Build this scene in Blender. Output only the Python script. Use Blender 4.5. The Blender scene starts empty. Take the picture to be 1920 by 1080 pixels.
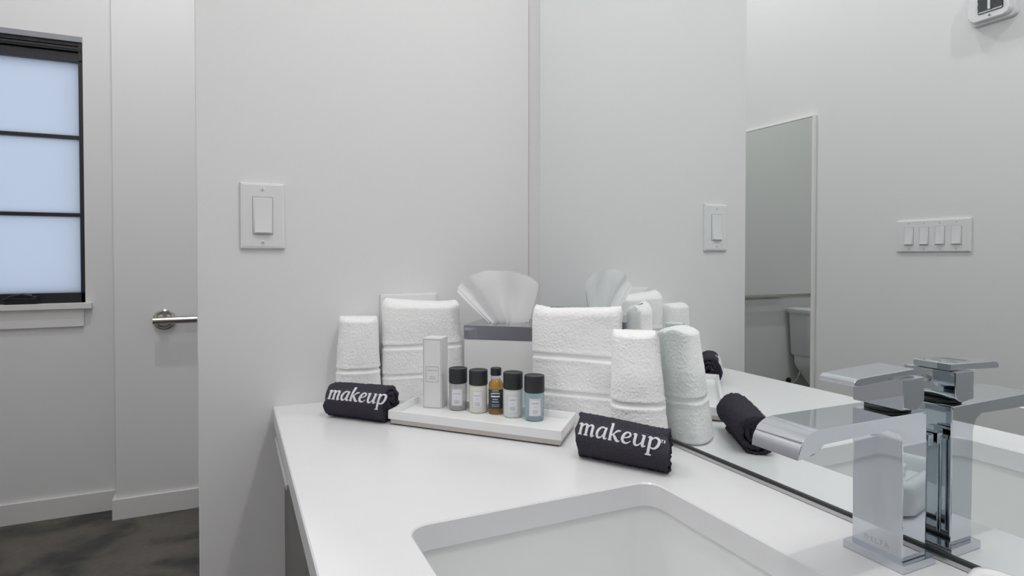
import bpy, bmesh, math
import numpy as np
from mathutils import Vector, Matrix

# ------------------------------------------------------------------ camera, world, exposure
SC = bpy.context.scene
COL = SC.collection
H = 1.146            # lens height above the floor
CT = 0.871           # counter top
cam_data = bpy.data.cameras.new('camera')
cam = bpy.data.objects.new('camera', cam_data); COL.objects.link(cam)
cam_data.sensor_width = 36.0
cam_data.lens = 36.0 * 1129.56 / 1920.0
cam_data.shift_y = -40.15 / 1920.0
cam_data.clip_start = 0.01
cam.location = (0, 0, H)
cam.rotation_euler = (math.pi/2 - 0.0176, 0, -0.4325)
SC.camera = cam
W = bpy.data.worlds.new('overcast_sky'); SC.world = W; W.use_nodes = True
W.node_tree.nodes['Background'].inputs[0].default_value = (0.71, 0.81, 1.0, 1)
W.node_tree.nodes['Background'].inputs[1].default_value = 0.97
SC.view_settings.view_transform = 'Standard'
SC.view_settings.look = 'None'
SC.view_settings.gamma = 1.0
SC.view_settings.use_curve_mapping = False
SC.view_settings.exposure = -0.05
SC.cycles.max_bounces = 14
SC.cycles.diffuse_bounces = 7
SC.cycles.glossy_bounces = 8
SC.cycles.transmission_bounces = 10
SC.cycles.caustics_reflective = True
SC.cycles.caustics_refractive = False
SC.cycles.sample_clamp_indirect = 5.0
VANITY_L, FRONT_FILL_W, MID_FILL_W, ALCOVE_W = 33.0, 11.0, 5.0, 12.5
LAMP_COL = (1.0, 0.985, 0.975)

# room planes
MX = 0.580     # vanity mirror face
WY = 1.176     # partition face
CX = 0.0633    # counter front edge
EX = -0.0586   # partition end
OX = -1.138    # opposite wall
FY = 3.0854    # boxed-out wall behind the toilet
NY = 3.2164    # window wall
CEIL = 3.30
BACKY = -1.35
ALX = 0.86     # side wall of the toilet alcove

# ------------------------------------------------------------------ materials
def mat(name, color, rough=0.5, metal=0.0, bump=0.0, bscale=200.0, var=0.0, vscale=8.0, spec=None, **kw):
    m = bpy.data.materials.new(name); m.use_nodes = True
    nt = m.node_tree; b = nt.nodes['Principled BSDF']
    b.inputs['Base Color'].default_value = (*color, 1)
    b.inputs['Roughness'].default_value = rough
    b.inputs['Metallic'].default_value = metal
    if spec is not None: b.inputs['Specular IOR Level'].default_value = spec
    for k, v in kw.items(): b.inputs[k.replace('_', ' ')].default_value = v
    tc = nt.nodes.new('ShaderNodeTexCoord')
    if var > 0:
        n = nt.nodes.new('ShaderNodeTexNoise'); n.inputs['Scale'].default_value = vscale; n.inputs['Detail'].default_value = 5
        nt.links.new(tc.outputs['Object'], n.inputs['Vector'])
        mx = nt.nodes.new('ShaderNodeMix'); mx.data_type = 'RGBA'
        mx.inputs[6].default_value = (*[c*(1-var) for c in color], 1)
        mx.inputs[7].default_value = (*[min(1, c*(1+var)) for c in color], 1)
        nt.links.new(n.outputs['Fac'], mx.inputs[0]); nt.links.new(mx.outputs[2], b.inputs['Base Color'])
    if bump > 0:
        n2 = nt.nodes.new('ShaderNodeTexNoise'); n2.inputs['Scale'].default_value = bscale; n2.inputs['Detail'].default_value = 3
        nt.links.new(tc.outputs['Object'], n2.inputs['Vector'])
        bp = nt.nodes.new('ShaderNodeBump'); bp.inputs['Strength'].default_value = bump; bp.inputs['Distance'].default_value = 0.002
        nt.links.new(n2.outputs['Fac'], bp.inputs['Height']); nt.links.new(bp.outputs['Normal'], b.inputs['Normal'])
    return m

def emit(name, color, strength):
    m = bpy.data.materials.new(name); m.use_nodes = True
    nt = m.node_tree; nt.nodes.remove(nt.nodes['Principled BSDF'])
    e = nt.nodes.new('ShaderNodeEmission'); e.inputs[0].default_value = (*color, 1); e.inputs[1].default_value = strength
    nt.links.new(e.outputs[0], nt.nodes['Material Output'].inputs[0])
    return m

M = {}
M['wall'] = mat('wall_paint', (0.80, 0.80, 0.805), 0.55, bump=0.06, bscale=260, spec=0.3)
M['trim'] = mat('trim_paint', (0.80, 0.80, 0.78), 0.35)
M['ceil'] = mat('ceiling_paint', (0.72, 0.72, 0.72), 0.8)
M['quartz'] = mat('white_quartz', (0.785, 0.785, 0.80), 0.22, var=0.012, vscale=30)
M['porcelain'] = mat('white_porcelain', (0.80, 0.81, 0.81), 0.12)
M['chrome'] = mat('polished_chrome', (0.63, 0.655, 0.70), 0.03, 1.0)
M['chrome_soft'] = mat('satin_chrome', (0.55, 0.55, 0.55), 0.22, 1.0)
M['lid_chrome'] = mat('lid_chrome', (0.36, 0.37, 0.41), 0.09, 1.0)
M['steel'] = mat('brushed_steel', (0.47, 0.455, 0.43), 0.2, 1.0)
M['pull'] = mat('bright_pull', (0.82, 0.82, 0.82), 0.4, 0.6)
M['mirror'] = mat('mirror_silver', (0.905, 0.940, 0.930), 0.0, 1.0)
M['mirror2'] = mat('mirror_silver_dark', (0.70, 0.72, 0.70), 0.0, 1.0)
M['black'] = mat('black_plastic', (0.012, 0.012, 0.014), 0.35)
M['gasket'] = mat('dark_gasket', (0.03, 0.035, 0.035), 0.4)
M['frame'] = mat('black_aluminium', (0.018, 0.019, 0.024), 0.38)
M['frame_light'] = mat('grey_aluminium', (0.30, 0.32, 0.34), 0.35, 0.3)
M['plastic'] = mat('white_plastic', (0.80, 0.80, 0.815), 0.3)
M['slot'] = mat('screw_slot', (0.18, 0.18, 0.18), 0.5)
M['cabinet'] = mat('taupe_laminate', (0.16, 0.148, 0.137), 0.45, var=0.08, vscale=25)
M['carcass'] = mat('dark_carcass', (0.05, 0.047, 0.045), 0.6)
M['terry'] = mat('white_terry', (0.97, 0.97, 0.97), 0.95, bump=0.15, bscale=1700, spec=0.1, Sheen_Weight=0.5, Sheen_Roughness=0.6)
M['dark_terry'] = mat('charcoal_terry', (0.056, 0.052, 0.068), 0.95, bump=0.7, bscale=1100, var=0.5, vscale=600, spec=0.1)
M['dark_weave'] = mat('charcoal_flat_weave', (0.064, 0.060, 0.078), 0.9, bump=0.4, bscale=1400, var=0.25, vscale=900, spec=0.1)
M['thread'] = mat('white_thread', (0.78, 0.78, 0.82), 0.85, bump=0.4, bscale=1500)
M['lacquer'] = mat('white_lacquer', (0.84, 0.85, 0.85), 0.25)
M['champagne'] = mat('champagne_metal', (0.56, 0.53, 0.50), 0.38, 0.6)
M['base_shadow'] = mat('shadow_black', (0.01, 0.01, 0.01), 0.9)
M['card'] = mat('white_card', (0.80, 0.80, 0.81), 0.45)
M['card_line'] = mat('grey_print', (0.32, 0.33, 0.36), 0.6)
M['print'] = mat('dark_print', (0.16, 0.16, 0.19), 0.6)
M['paper'] = mat('label_paper', (0.78, 0.78, 0.82), 0.5)
M['navy'] = mat('navy_label', (0.035, 0.040, 0.060), 0.5)
M['cap'] = mat('dark_grey_cap', (0.022, 0.023, 0.027), 0.42)
M['bottle_grey'] = mat('clear_grey_gel', (0.74, 0.74, 0.73), 0.08, Transmission_Weight=0.55, IOR=1.35)
M['bottle_cream'] = mat('cream_lotion', (0.72, 0.72, 0.63), 0.15)
M['bottle_white'] = mat('pale_lotion', (0.68, 0.72, 0.70), 0.15)
M['bottle_blue'] = mat('blue_gel', (0.55, 0.76, 0.82), 0.06, Transmission_Weight=0.6, IOR=1.35)
M['amber'] = mat('amber_oil', (0.72, 0.42, 0.10), 0.04, Transmission_Weight=0.75, IOR=1.4)
M['glass'] = mat('clear_glass', (0.9, 0.92, 0.92), 0.02, Transmission_Weight=0.95, IOR=1.3)
M['ceramic'] = mat('white_ceramic', (0.82, 0.83, 0.83), 0.18)
M['binwhite'] = mat('bin_white', (0.72, 0.72, 0.72), 0.4)
M['door'] = mat('dark_door_paint', (0.05, 0.055, 0.075), 0.45)
M['jamb'] = mat('brown_jamb', (0.28, 0.21, 0.15), 0.5, var=0.15, vscale=20)
M['lens'] = mat('clear_lens', (0.92, 0.94, 0.95), 0.05, Transmission_Weight=0.9, IOR=1.3)
M['lampglow'] = emit('lamp_diffuser', LAMP_COL, VANITY_L)
M['downglow'] = emit('downlight_diffuser', LAMP_COL, 12.0)

def tissue_material():
    m = bpy.data.materials.new('tissue_paper'); m.use_nodes = True
    nt = m.node_tree; b = nt.nodes['Principled BSDF']
    b.inputs['Base Color'].default_value = (0.95, 0.95, 0.955, 1); b.inputs['Roughness'].default_value = 0.8
    b.inputs['Specular IOR Level'].default_value = 0.1
    t = nt.nodes.new('ShaderNodeBsdfTranslucent'); t.inputs[0].default_value = (0.96, 0.96, 0.965, 1)
    mx = nt.nodes.new('ShaderNodeMixShader'); mx.inputs[0].default_value = 0.25
    nt.links.new(b.outputs[0], mx.inputs[1]); nt.links.new(t.outputs[0], mx.inputs[2])
    nt.links.new(mx.outputs[0], nt.nodes['Material Output'].inputs[0])
    return m
M['tissue'] = tissue_material()

def frosted_material():
    m = bpy.data.materials.new('frosted_glass'); m.use_nodes = True
    nt = m.node_tree; b = nt.nodes['Principled BSDF']
    b.inputs['Base Color'].default_value = (0.75, 0.8, 0.85, 1); b.inputs['Roughness'].default_value = 0.3
    t = nt.nodes.new('ShaderNodeBsdfTranslucent'); t.inputs[0].default_value = (0.92, 0.94, 0.96, 1)
    mx = nt.nodes.new('ShaderNodeMixShader'); mx.inputs[0].default_value = 0.86
    nt.links.new(b.outputs[0], mx.inputs[1]); nt.links.new(t.outputs[0], mx.inputs[2])
    nt.links.new(mx.outputs[0], nt.nodes['Material Output'].inputs[0])
    return m
M['frosted'] = frosted_material()

def floor_material():
    m = bpy.data.materials.new('stained_concrete'); m.use_nodes = True
    nt = m.node_tree; b = nt.nodes['Principled BSDF']; b.inputs['Roughness'].default_value = 0.45
    tc = nt.nodes.new('ShaderNodeTexCoord')
    def noise(s, d=6, dist=0.0):
        n = nt.nodes.new('ShaderNodeTexNoise'); n.inputs['Scale'].default_value = s; n.inputs['Detail'].default_value = d
        n.inputs['Distortion'].default_value = dist; nt.links.new(tc.outputs['Object'], n.inputs['Vector']); return n
    r1 = nt.nodes.new('ShaderNodeValToRGB'); n1 = noise(4.6, 5, 0.5); nt.links.new(n1.outputs['Fac'], r1.inputs[0])
    r1.color_ramp.elements[0].position = 0.36; r1.color_ramp.elements[0].color = (0.028, 0.030, 0.028, 1)
    r1.color_ramp.elements[1].position = 0.54; r1.color_ramp.elements[1].color = (0.112, 0.100, 0.084, 1)
    e = r1.color_ramp.elements.new(0.75); e.color = (0.135, 0.126, 0.112, 1)
    n2 = noise(38, 6); r2 = nt.nodes.new('ShaderNodeValToRGB'); nt.links.new(n2.outputs['Fac'], r2.inputs[0])
    r2.color_ramp.elements[0].color = (0.62, 0.62, 0.62, 1); r2.color_ramp.elements[1].color = (1.25, 1.25, 1.22, 1)
    mx = nt.nodes.new('ShaderNodeMix'); mx.data_type = 'RGBA'; mx.blend_type = 'MULTIPLY'; mx.inputs[0].default_value = 1.0
    nt.links.new(r1.outputs[0], mx.inputs[6]); nt.links.new(r2.outputs[0], mx.inputs[7]); nt.links.new(mx.outputs[2], b.inputs['Base Color'])
    return m
M['floor'] = floor_material()

# ------------------------------------------------------------------ helpers
def link(name, me, m, parent=None, smooth=False, loc=None):
    o = bpy.data.objects.new(name, me); COL.objects.link(o)
    if m is not None and not me.materials: me.materials.append(M[m] if isinstance(m, str) else m)
    if smooth:
        me.polygons.foreach_set('use_smooth', [True]*len(me.polygons))
    if parent is not None: o.parent = parent
    if loc is not None: o.location = loc
    return o

def from_bm(name, bm, m, parent=None, smooth=False, auto=None):
    bmesh.ops.recalc_face_normals(bm, faces=bm.faces[:])
    me = bpy.data.meshes.new(name); bm.to_mesh(me); bm.free()
    o = link(name, me, m, parent, smooth or auto is not None)
    if auto is not None:
        me.set_sharp_from_angle(angle=math.radians(auto))
    return o

def pydata(name, v, f, m, parent=None, smooth=True, auto=None):
    me = bpy.data.meshes.new(name); me.from_pydata([tuple(p) for p in v], [], f); me.update()
    bm = bmesh.new(); bm.from_mesh(me); bmesh.ops.recalc_face_normals(bm, faces=bm.faces[:]); bm.to_mesh(me); bm.free()
    o = link(name, me, m, parent, smooth)
    if auto is not None: me.set_sharp_from_angle(angle=math.radians(auto))
    return o

def add_box(bm, x0, x1, y0, y1, z0, z1):
    vs = [bm.verts.new(p) for p in ((x0,y0,z0),(x1,y0,z0),(x1,y1,z0),(x0,y1,z0),(x0,y0,z1),(x1,y0,z1),(x1,y1,z1),(x0,y1,z1))]
    for f in ((0,3,2,1),(4,5,6,7),(0,1,5,4),(1,2,6,5),(2,3,7,6),(3,0,4,7)): bm.faces.new([vs[i] for i in f])

def wn(o):
    w_ = o.modifiers.new('weighted_normal', 'WEIGHTED_NORMAL'); w_.keep_sharp = True; w_.weight = 100
    return o

def box(name, x0, x1, y0, y1, z0, z1, m, parent=None, bevel=0.0, seg=2):
    bm = bmesh.new(); add_box(bm, x0, x1, y0, y1, z0, z1)
    if bevel > 0: bmesh.ops.bevel(bm, geom=bm.edges[:], offset=bevel, segments=seg, affect='EDGES', profile=0.5)
    o = from_bm(name, bm, m, parent, auto=40 if bevel > 0 else None)
    return wn(o) if bevel > 0 else o

def boxes(name, lst, m, parent=None):
    bm = bmesh.new()
    for b in lst: add_box(bm, *b)
    return from_bm(name, bm, m, parent)

def prism(name, poly, axis, a0, a1, m, parent=None, bevel=0.0, seg=2, auto=30):
    """poly: 2D points in the plane of the two other axes (order x,y,z without axis)"""
    bm = bmesh.new(); L = []
    for a in (a0, a1):
        row = []
        for p in poly:
            c = [p[0], p[1]]; c.insert(axis, a); row.append(bm.verts.new(c))
        L.append(row)
    n = len(poly)
    bm.faces.new(L[0]); bm.faces.new(L[1][::-1])
    for i in range(n): bm.faces.new((L[0][i], L[0][(i+1) % n], L[1][(i+1) % n], L[1][i]))
    if bevel > 0:
        ed = [e for e in bm.edges if len(e.link_faces) == 2 and any(len(f.verts) == n for f in e.link_faces)]
        bmesh.ops.bevel(bm, geom=ed, offset=bevel, segments=seg, affect='EDGES', profile=0.5)
    o = from_bm(name, bm, m, parent, auto=auto)
    return wn(o) if bevel > 0 else o

def lathe(name, prof, m, parent=None, seg=32, loc=(0,0,0), axis='z', auto=35):
    v, f = [], []
    for r, z in prof:
        for k in range(seg):
            a = 2*math.pi*k/seg; c, s = r*math.cos(a), r*math.sin(a)
            p = (c, s, z) if axis == 'z' else ((z, c, s) if axis == 'x' else (c, z, s))
            v.append((p[0]+loc[0], p[1]+loc[1], p[2]+loc[2]))
    n = len(prof)
    for i in range(n-1):
        for k in range(seg):
            k2 = (k+1) % seg; f.append((i*seg+k, i*seg+k2, (i+1)*seg+k2, (i+1)*seg+k))
    f.append(tuple(range(seg))); f.append(tuple((n-1)*seg+k for k in range(seg)))
    return pydata(name, v, f, m, parent, True, auto)

def tube(name, pts, r, m, parent=None, seg=12):
    pts = [Vector(p) for p in pts]; v, f = [], []
    up = Vector((0, 0, 1))
    for i, p in enumerate(pts):
        t = (pts[min(i+1, len(pts)-1)] - pts[max(i-1, 0)]).normalized()
        a = t.cross(up)
        if a.length < 1e-3: a = t.cross(Vector((1, 0, 0)))
        a.normalize(); b = t.cross(a)
        rr = r[i] if isinstance(r, (list, tuple)) else r
        for k in range(seg):
            q = p + a*rr*math.cos(2*math.pi*k/seg) + b*rr*math.sin(2*math.pi*k/seg); v.append(q)
    for i in range(len(pts)-1):
        for k in range(seg):
            k2 = (k+1) % seg; f.append((i*seg+k, i*seg+k2, (i+1)*seg+k2, (i+1)*seg+k))
    f.append(tuple(range(seg))); f.append(tuple((len(pts)-1)*seg+k for k in range(seg)))
    return pydata(name, v, f, m, parent, True, 50)

def thing(name, label, cat, loc=(0,0,0), rotz=0.0, group=None):
    o = bpy.data.objects.new(name, None); COL.objects.link(o); o.empty_display_size = 0.05
    o.location = loc; o.rotation_euler = (0, 0, rotz); o['label'] = label; o['category'] = cat
    if group: o['group'] = group
    return o
def tag(o, label, cat, group=None):
    o['label'] = label; o['category'] = cat
    if group: o['group'] = group
    return o
def struct(o, label=None):
    o['kind'] = 'structure'
    if label: o['label'] = label
    return o
def sroot(name, label):
    o = bpy.data.objects.new(name, None); COL.objects.link(o); o.empty_display_size = 0.05
    return struct(o, label)

# vectorised value noise, N x 3 points -> [-1, 1]
def vnoise(P, seed=0):
    I = np.floor(P).astype(np.int64); F = P - I; U = F*F*(3-2*F)
    def h(i, j, k):
        n = (i*374761393 + j*668265263 + k*2147483647 + seed*974711) & 0xffffffff
        n = ((n ^ (n >> 13))*1274126177) & 0xffffffff
        n = (n ^ (n >> 16)) & 0xffff
        return n/32767.5 - 1.0
    r = 0
    for di in (0, 1):
        for dj in (0, 1):
            for dk in (0, 1):
                w = (U[:,0] if di else 1-U[:,0])*(U[:,1] if dj else 1-U[:,1])*(U[:,2] if dk else 1-U[:,2])
                r = r + w*h(I[:,0]+di, I[:,1]+dj, I[:,2]+dk)
    return r

def grid_mesh(name, V, nu, nv, m, parent, close_u=True, extra_faces=(), smooth=True):
    """V: (nv, nu, 3) array of rings"""
    me = bpy.data.meshes.new(name)
    i = np.arange(nv-1)[:, None]*nu; kk = np.arange(nu if close_u else nu-1)[None, :]; k2 = (kk+1) % nu
    q = np.stack([i+kk, i+k2, i+nu+k2, i+nu+kk], -1).reshape(-1, 4)
    fs = [tuple(x) for x in q.tolist()] + list(extra_faces)
    me.from_pydata(V.reshape(-1, 3).tolist(), [], fs); me.update()
    return link(name, me, m, parent, smooth)

# ------------------------------------------------------------------ the room
TOP = CEIL
struct(box('floor', OX-0.1, ALX+0.1, BACKY-0.1, NY+0.1, -0.08, 0.0, 'floor'), 'dark stained concrete floor with blackish mottling')
struct(box('ceiling', OX-0.1, ALX+0.1, BACKY-0.1, NY+0.1, CEIL, CEIL+0.08, 'ceil'), 'plain white ceiling')
struct(box('wall_right', MX+0.004, MX+0.104, BACKY, WY+0.12, 0, TOP, 'wall'), 'white wall behind the vanity mirror')
struct(box('wall_partition', EX, MX+0.004, WY, WY+0.12, 0, TOP, 'wall', bevel=0.003), 'white partition wall with the single light switch')
struct(box('wall_left', OX-0.1, OX, BACKY, NY+0.1, 0, TOP, 'wall'), 'white wall facing the vanity mirror')
struct(box('wall_alcove', -0.4723, ALX, FY, NY+0.1, 0, TOP, 'wall', bevel=0.003), 'white boxed-out wall carrying the grab bar')
struct(box('wall_alcove_side', ALX, ALX+0.1, WY+0.12, NY+0.1, 0, TOP, 'wall'), 'white side wall of the toilet alcove')
struct(box('wall_alcove_return', MX+0.104, ALX, WY+0.02, WY+0.12, 0, TOP, 'wall'), 'white return wall behind the partition')
WX0, WX1, WZ0, WZ1 = -1.03, -0.599, 0.940, 2.108     # window opening
struct(boxes('wall_far', [(OX, WX0, NY, NY+0.1, 0, TOP), (WX1, -0.4723, NY, NY+0.1, 0, TOP),
                          (WX0, WX1, NY, NY+0.1, 0, WZ0), (WX0, WX1, NY, NY+0.1, WZ1, TOP)], 'wall'), 'white wall around the black window')
struct(boxes('wall_front', [(OX, -0.55, BACKY-0.1, BACKY, 0, TOP), (0.35, MX+0.104, BACKY-0.1, BACKY, 0, TOP), (-0.55, 0.35, BACKY-0.1, BACKY, 2.1, TOP)], 'wall'), 'white wall behind the camera with the doorway')
d = sroot('door_1', 'dark painted door with brown jambs')
box('door_leaf', -0.51, 0.31, BACKY-0.07, BACKY-0.03, 0.005, 2.06, 'door', d, 0.002)
for a, b_ in ((-0.55, -0.51), (0.31, 0.35)): box('jamb', a, b_, BACKY-0.1, BACKY+0.012, 0, 2.06, 'jamb', d)
box('door_head', -0.55, 0.35, BACKY-0.1, BACKY+0.012, 2.06, 2.1, 'jamb', d)
tube('door_handle', [(-0.44, BACKY-0.03, 1.0), (-0.44, BACKY+0.03, 1.0), (-0.33, BACKY+0.03, 1.0)], 0.009, 'steel', d)

# baseboards
BBH = 0.0895
def baseboard(name, label, x0, x1, y0, y1):
    return struct(box(name, x0, x1, y0, y1, 0.0, BBH, 'trim', bevel=0.0015), label)
baseboard('baseboard_far', 'white baseboard below the window', OX, -0.4723-0.014, NY-0.014, NY)
baseboard('baseboard_alcove', 'white baseboard below the grab bar', -0.4723-0.014, ALX, FY-0.014, FY)
baseboard('baseboard_alcove_return', 'white baseboard return at the boxed-out corner', -0.4723-0.014, -0.4723, FY, NY)
baseboard('baseboard_left', 'white baseboard along the wall facing the mirror', OX, OX+0.014, BACKY, NY-0.014)

# window
win = sroot('window_1', 'black framed window with three frosted panes')
yf = NY + 0.012
fx0, fx1 = WX0, WX1
box('frame_jamb', fx1-0.017, fx1, yf-0.008, yf+0.05, WZ0, WZ1-0.02, 'frame', win, 0.0015)
box('frame_jamb', fx0, fx0+0.017, yf-0.008, yf+0.05, WZ0, WZ1-0.02, 'frame', win, 0.0015)
box('head_flashing', fx0, fx1, yf-0.016, yf+0.05, 2.084, WZ1, 'frame_light', win, 0.001)
for z0, z1, dy in ((2.068, 2.084, 0.004), (2.052, 2.063, -0.002), (2.044, 2.050, -0.003), (2.006, 2.040, 0.010), (1.998, 2.006, 0.0)):
    box('head_rail', fx0+0.002, fx1-0.001, yf-0.008+dy, yf+0.05, z0, z1, 'frame', win, 0.0015)
box('head_backing', fx0+0.002, fx1-0.002, yf+0.03, yf+0.05, 1.996, 2.084, 'frame', win)
box('bottom_rail', fx0+0.002, fx1-0.001, yf-0.008, yf+0.05, WZ0, 0.984, 'frame', win, 0.0015)
panes = [(1.675, 1.998), (1.334, 1.661), (0.984, 1.320)]
for z0, z1 in panes:
    box('pane', fx0+0.015, fx1-0.015, yf+0.018, yf+0.024, z0-0.002, z1+0.002, 'frosted', win)
for z in (1.668, 1.327):
    box('muntin', fx0+0.015, fx1-0.016, yf-0.002, yf+0.03, z-0.008, z+0.008, 'frame', win, 0.001)
box('sill', fx0-0.03, -0.572, NY-0.032, yf+0.02, 0.915, 0.9395, 'trim', win, 0.002)
box('apron', fx0, -0.6035, NY-0.014, NY, 0.836, 0.915, 'trim', win, 0.0015)
crank = box('crank_housing', -0.885, -0.765, yf-0.03, yf-0.008, 0.9415, 0.966, 'black', win, 0.006, 3)
tube('crank_arm', [(-0.785, yf-0.034, 0.975), (-0.815, yf-0.040, 0.982), (-0.85, yf-0.040, 0.974), (-0.882, yf-0.036, 0.960)], [0.007, 0.006, 0.006, 0.005], 'black', crank)
lathe('crank_knob', [(0.004, -0.006), (0.009, -0.003), (0.009, 0.010), (0.004, 0.013)], 'frame', crank, 16, (-0.776, yf-0.034, 0.962))

# ------------------------------------------------------------------ lamps
def vanity_light():
    t = thing('vanity_light', 'long white vanity light bar above the mirror', 'lamp', (0, 0.36, 2.16))
    box('backplate', MX-0.02, MX+0.003, -0.30, 0.30, -0.05, 0.05, 'chrome_soft', t, 0.003)
    for yy in (-0.22, 0.22): tube('arm', [(MX-0.02, yy, 0.0), (0.45, yy, 0.0)], 0.008, 'chrome_soft', t)
    lathe('diffuser', [(0.028, -0.33), (0.030, -0.325), (0.030, 0.325), (0.028, 0.33)], 'lampglow', t, 24, (0.425, 0, 0), 'y')
vanity_light()
def downlight(x, y, w, label):
    t = thing('recessed_downlight', label, 'lamp', (x, y, CEIL), group='ceiling downlights')
    v, f = [], []
    lathe('trim_ring', [(0.062, -0.001), (0.075, -0.001), (0.072, -0.007), (0.062, -0.009)], 'trim', t, 32)
    lathe('lamp_lens', [(0.0615, -0.002), (0.0615, -0.004)], 'downglow', t, 32)
    ld = bpy.data.lights.new('downlight_lamp', 'AREA'); ld.shape = 'DISK'; ld.size = 0.07; ld.energy = w; ld.color = LAMP_COL
    lo = bpy.data.objects.new('downlight_lamp', ld); COL.objects.link(lo); lo.parent = t; lo.location = (0, 0, -0.012)
downlight(-0.45, 0.10, FRONT_FILL_W, 'added round ceiling fill light in front of the vanity')  # unseen fill lamp, added to raise the ambient light in the room
downlight(-0.55, 1.45, MID_FILL_W, 'added round ceiling fill light between vanity and window')  # second unseen fill, added so the far wall is lit more evenly
downlight(-0.32, 2.24, ALCOVE_W, 'round recessed ceiling light beside the toilet')

# ------------------------------------------------------------------ vanity: cabinet, counter, sink
CY0 = -0.36
cab = thing('vanity_cabinet', 'taupe vanity cabinet with slim chrome pulls under the white counter', 'cabinet', (0.0, 0.0, 0.0))
SL = CT - 0.028
box('side_panel', 0.100, MX, WY-0.021, WY-0.003, 0.09, SL-0.001, 'cabinet', cab)
box('side_panel', 0.100, MX, CY0+0.003, CY0+0.021, 0.09, SL-0.001, 'cabinet', cab)
box('bottom_panel', 0.100, MX, CY0+0.021, WY-0.021, 0.09, 0.108, 'carcass', cab)
box('toe_kick', 0.16, 0.178, CY0+0.01, WY-0.01, 0.0, 0.09, 'carcass', cab)
box('back_panel', MX-0.012, MX, CY0+0.021, WY-0.021, 0.108, 0.60, 'carcass', cab)
gaps = [WY-0.003, 0.806, 0.42, 0.034, CY0+0.003]
for i in range(4):
    y1, y0 = gaps[i], gaps[i+1]+0.004
    dr = box('door', 0.0815, 0.0995, y0, y1, 0.10, SL-0.004, 'cabinet', cab, 0.001)
    ym = (y0+y1)/2 + (0.03 if i == 0 else 0)
    if i in (1, 2): continue
    pull = box('handle', 0.064, 0.070, ym-0.124, ym+0.124, 0.815, 0.824, 'pull', dr, 0.0015)
    for s in (-0.105, 0.105): box('handle_post', 0.069, 0.082, ym+s-0.004, ym+s+0.004, 0.816, 0.823, 'chrome_soft', dr)

def rrect(x0, x1, y0, y1, r, n=8):
    P = []
    for cx, cy, a in ((x1-r, y1-r, 0), (x0+r, y1-r, 90), (x0+r, y0+r, 180), (x1-r, y0+r, 270)):
        for k in range(n+1):
            t = math.radians(a + 90*k/n); P.append((cx+r*math.cos(t), cy+r*math.sin(t)))
    return P
SX0, SX1, SY0, SY1, SR = 0.1575, 0.4615, 0.110, 0.5945, 0.022
def counter():
    bm = bmesh.new(); b = 0.0016
    X0, X1, Y0, Y1 = CX, MX+0.003, CY0, WY-0.0005
    def ring(pts, z): return [bm.verts.new((p[0], p[1], z)) for p in pts]
    def rect(i): return [(X0+i, Y0+i), (X1, Y0+i), (X1, Y1), (X0+i, Y1)]
    oT, oS, oB = ring(rect(b), CT), ring(rect(0), CT-b), ring(rect(0), SL)
    iT = ring(rrect(SX0-b, SX1+b, SY0-b, SY1+b, SR+b), CT)
    iS = ring(rrect(SX0, SX1, SY0, SY1, SR), CT-b)
    iB = ring(rrect(SX0, SX1, SY0, SY1, SR), SL)
    def strip(A, B):
        n = len(A)
        for i in range(n): bm.faces.new((A[i], A[(i+1) % n], B[(i+1) % n], B[i]))
    strip(oT, oS); strip(oS, oB); strip(iT, iS); strip(iS, iB)
    for O, I in ((oT, iT), (oB, iB)):
        ed = []
        for L in (O, I):
            for i in range(len(L)):
                e = bm.edges.get((L[i], L[(i+1) % len(L)])); ed.append(e)
        bmesh.ops.triangle_fill(bm, edges=ed, use_beauty=True)
    return from_bm('countertop', bm, 'quartz', auto=35)
tag(counter(), 'white quartz vanity countertop with a sink cutout', 'countertop')

def sink():
    t = thing('sink_basin', 'white rectangular undermount sink basin set in the counter', 'sink', ((SX0+SX1)/2, (SY0+SY1)/2, SL))
    hx, hy = (SX1-SX0)/2, (SY1-SY0)/2
    loops = [(0.030, 0.0, 0.030), (0.003, -0.0005, 0.026), (0.002, -0.006, 0.024), (-0.004, -0.08, 0.030), (-0.010, -0.112, 0.036), (-0.030, -0.126, 0.030), (-0.06, -0.129, 0.03)]
    V, f = [], []
    n = None
    for off, z, r in loops:
        P = rrect(-hx-off, hx+off, -hy-off, hy+off, r, 8); n = len(P)
        V += [(p[0], p[1], z) for p in P]
    for i in range(len(loops)-1):
        for k in range(n):
            k2 = (k+1) % n; f.append((i*n+k, i*n+k2, (i+1)*n+k2, (i+1)*n+k))
    f.append(tuple((len(loops)-1)*n+k for k in range(n)))
    o = pydata('basin', V, f, 'porcelain', t, True, 60)
    s = o.modifiers.new('shell', 'SOLIDIFY'); s.thickness = 0.009; s.offset = -1.0
    # normals point into the bowl after recalc on an open surface; push the shell outwards either way
    me = o.data; c = sum((p.normal.z for p in me.polygons if p.center.z < -0.12), 0.0)
    if c < 0: me.flip_normals()
    lathe('drain', [(0.012, -0.1285), (0.022, -0.1275), (0.024, -0.1265), (0.010, -0.1255)], 'chrome', t, 24)
sink()

# vanity mirror
vm = thing('vanity_mirror', 'large frameless wall mirror standing on the white counter', 'mirror', (0, 0, CT))
g = box('mirror_glass', MX-0.001, MX+0.0035, CY0, 1.1145, 0.0055, 1.16, 'mirror', vm)
g.data.materials.append(M['gasket']); 
for p in g.data.polygons:
    if abs(p.normal.x) < 0.5: p.material_index = 1
box('bottom_channel', MX-0.0045, MX-0.0012, CY0, 1.1145, 0.0005, 0.0052, 'chrome_soft', vm, 0.0006)
box('gasket', MX-0.003, MX+0.003, CY0, 1.1145, 0.0052, 0.0082, 'gasket', vm)

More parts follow.
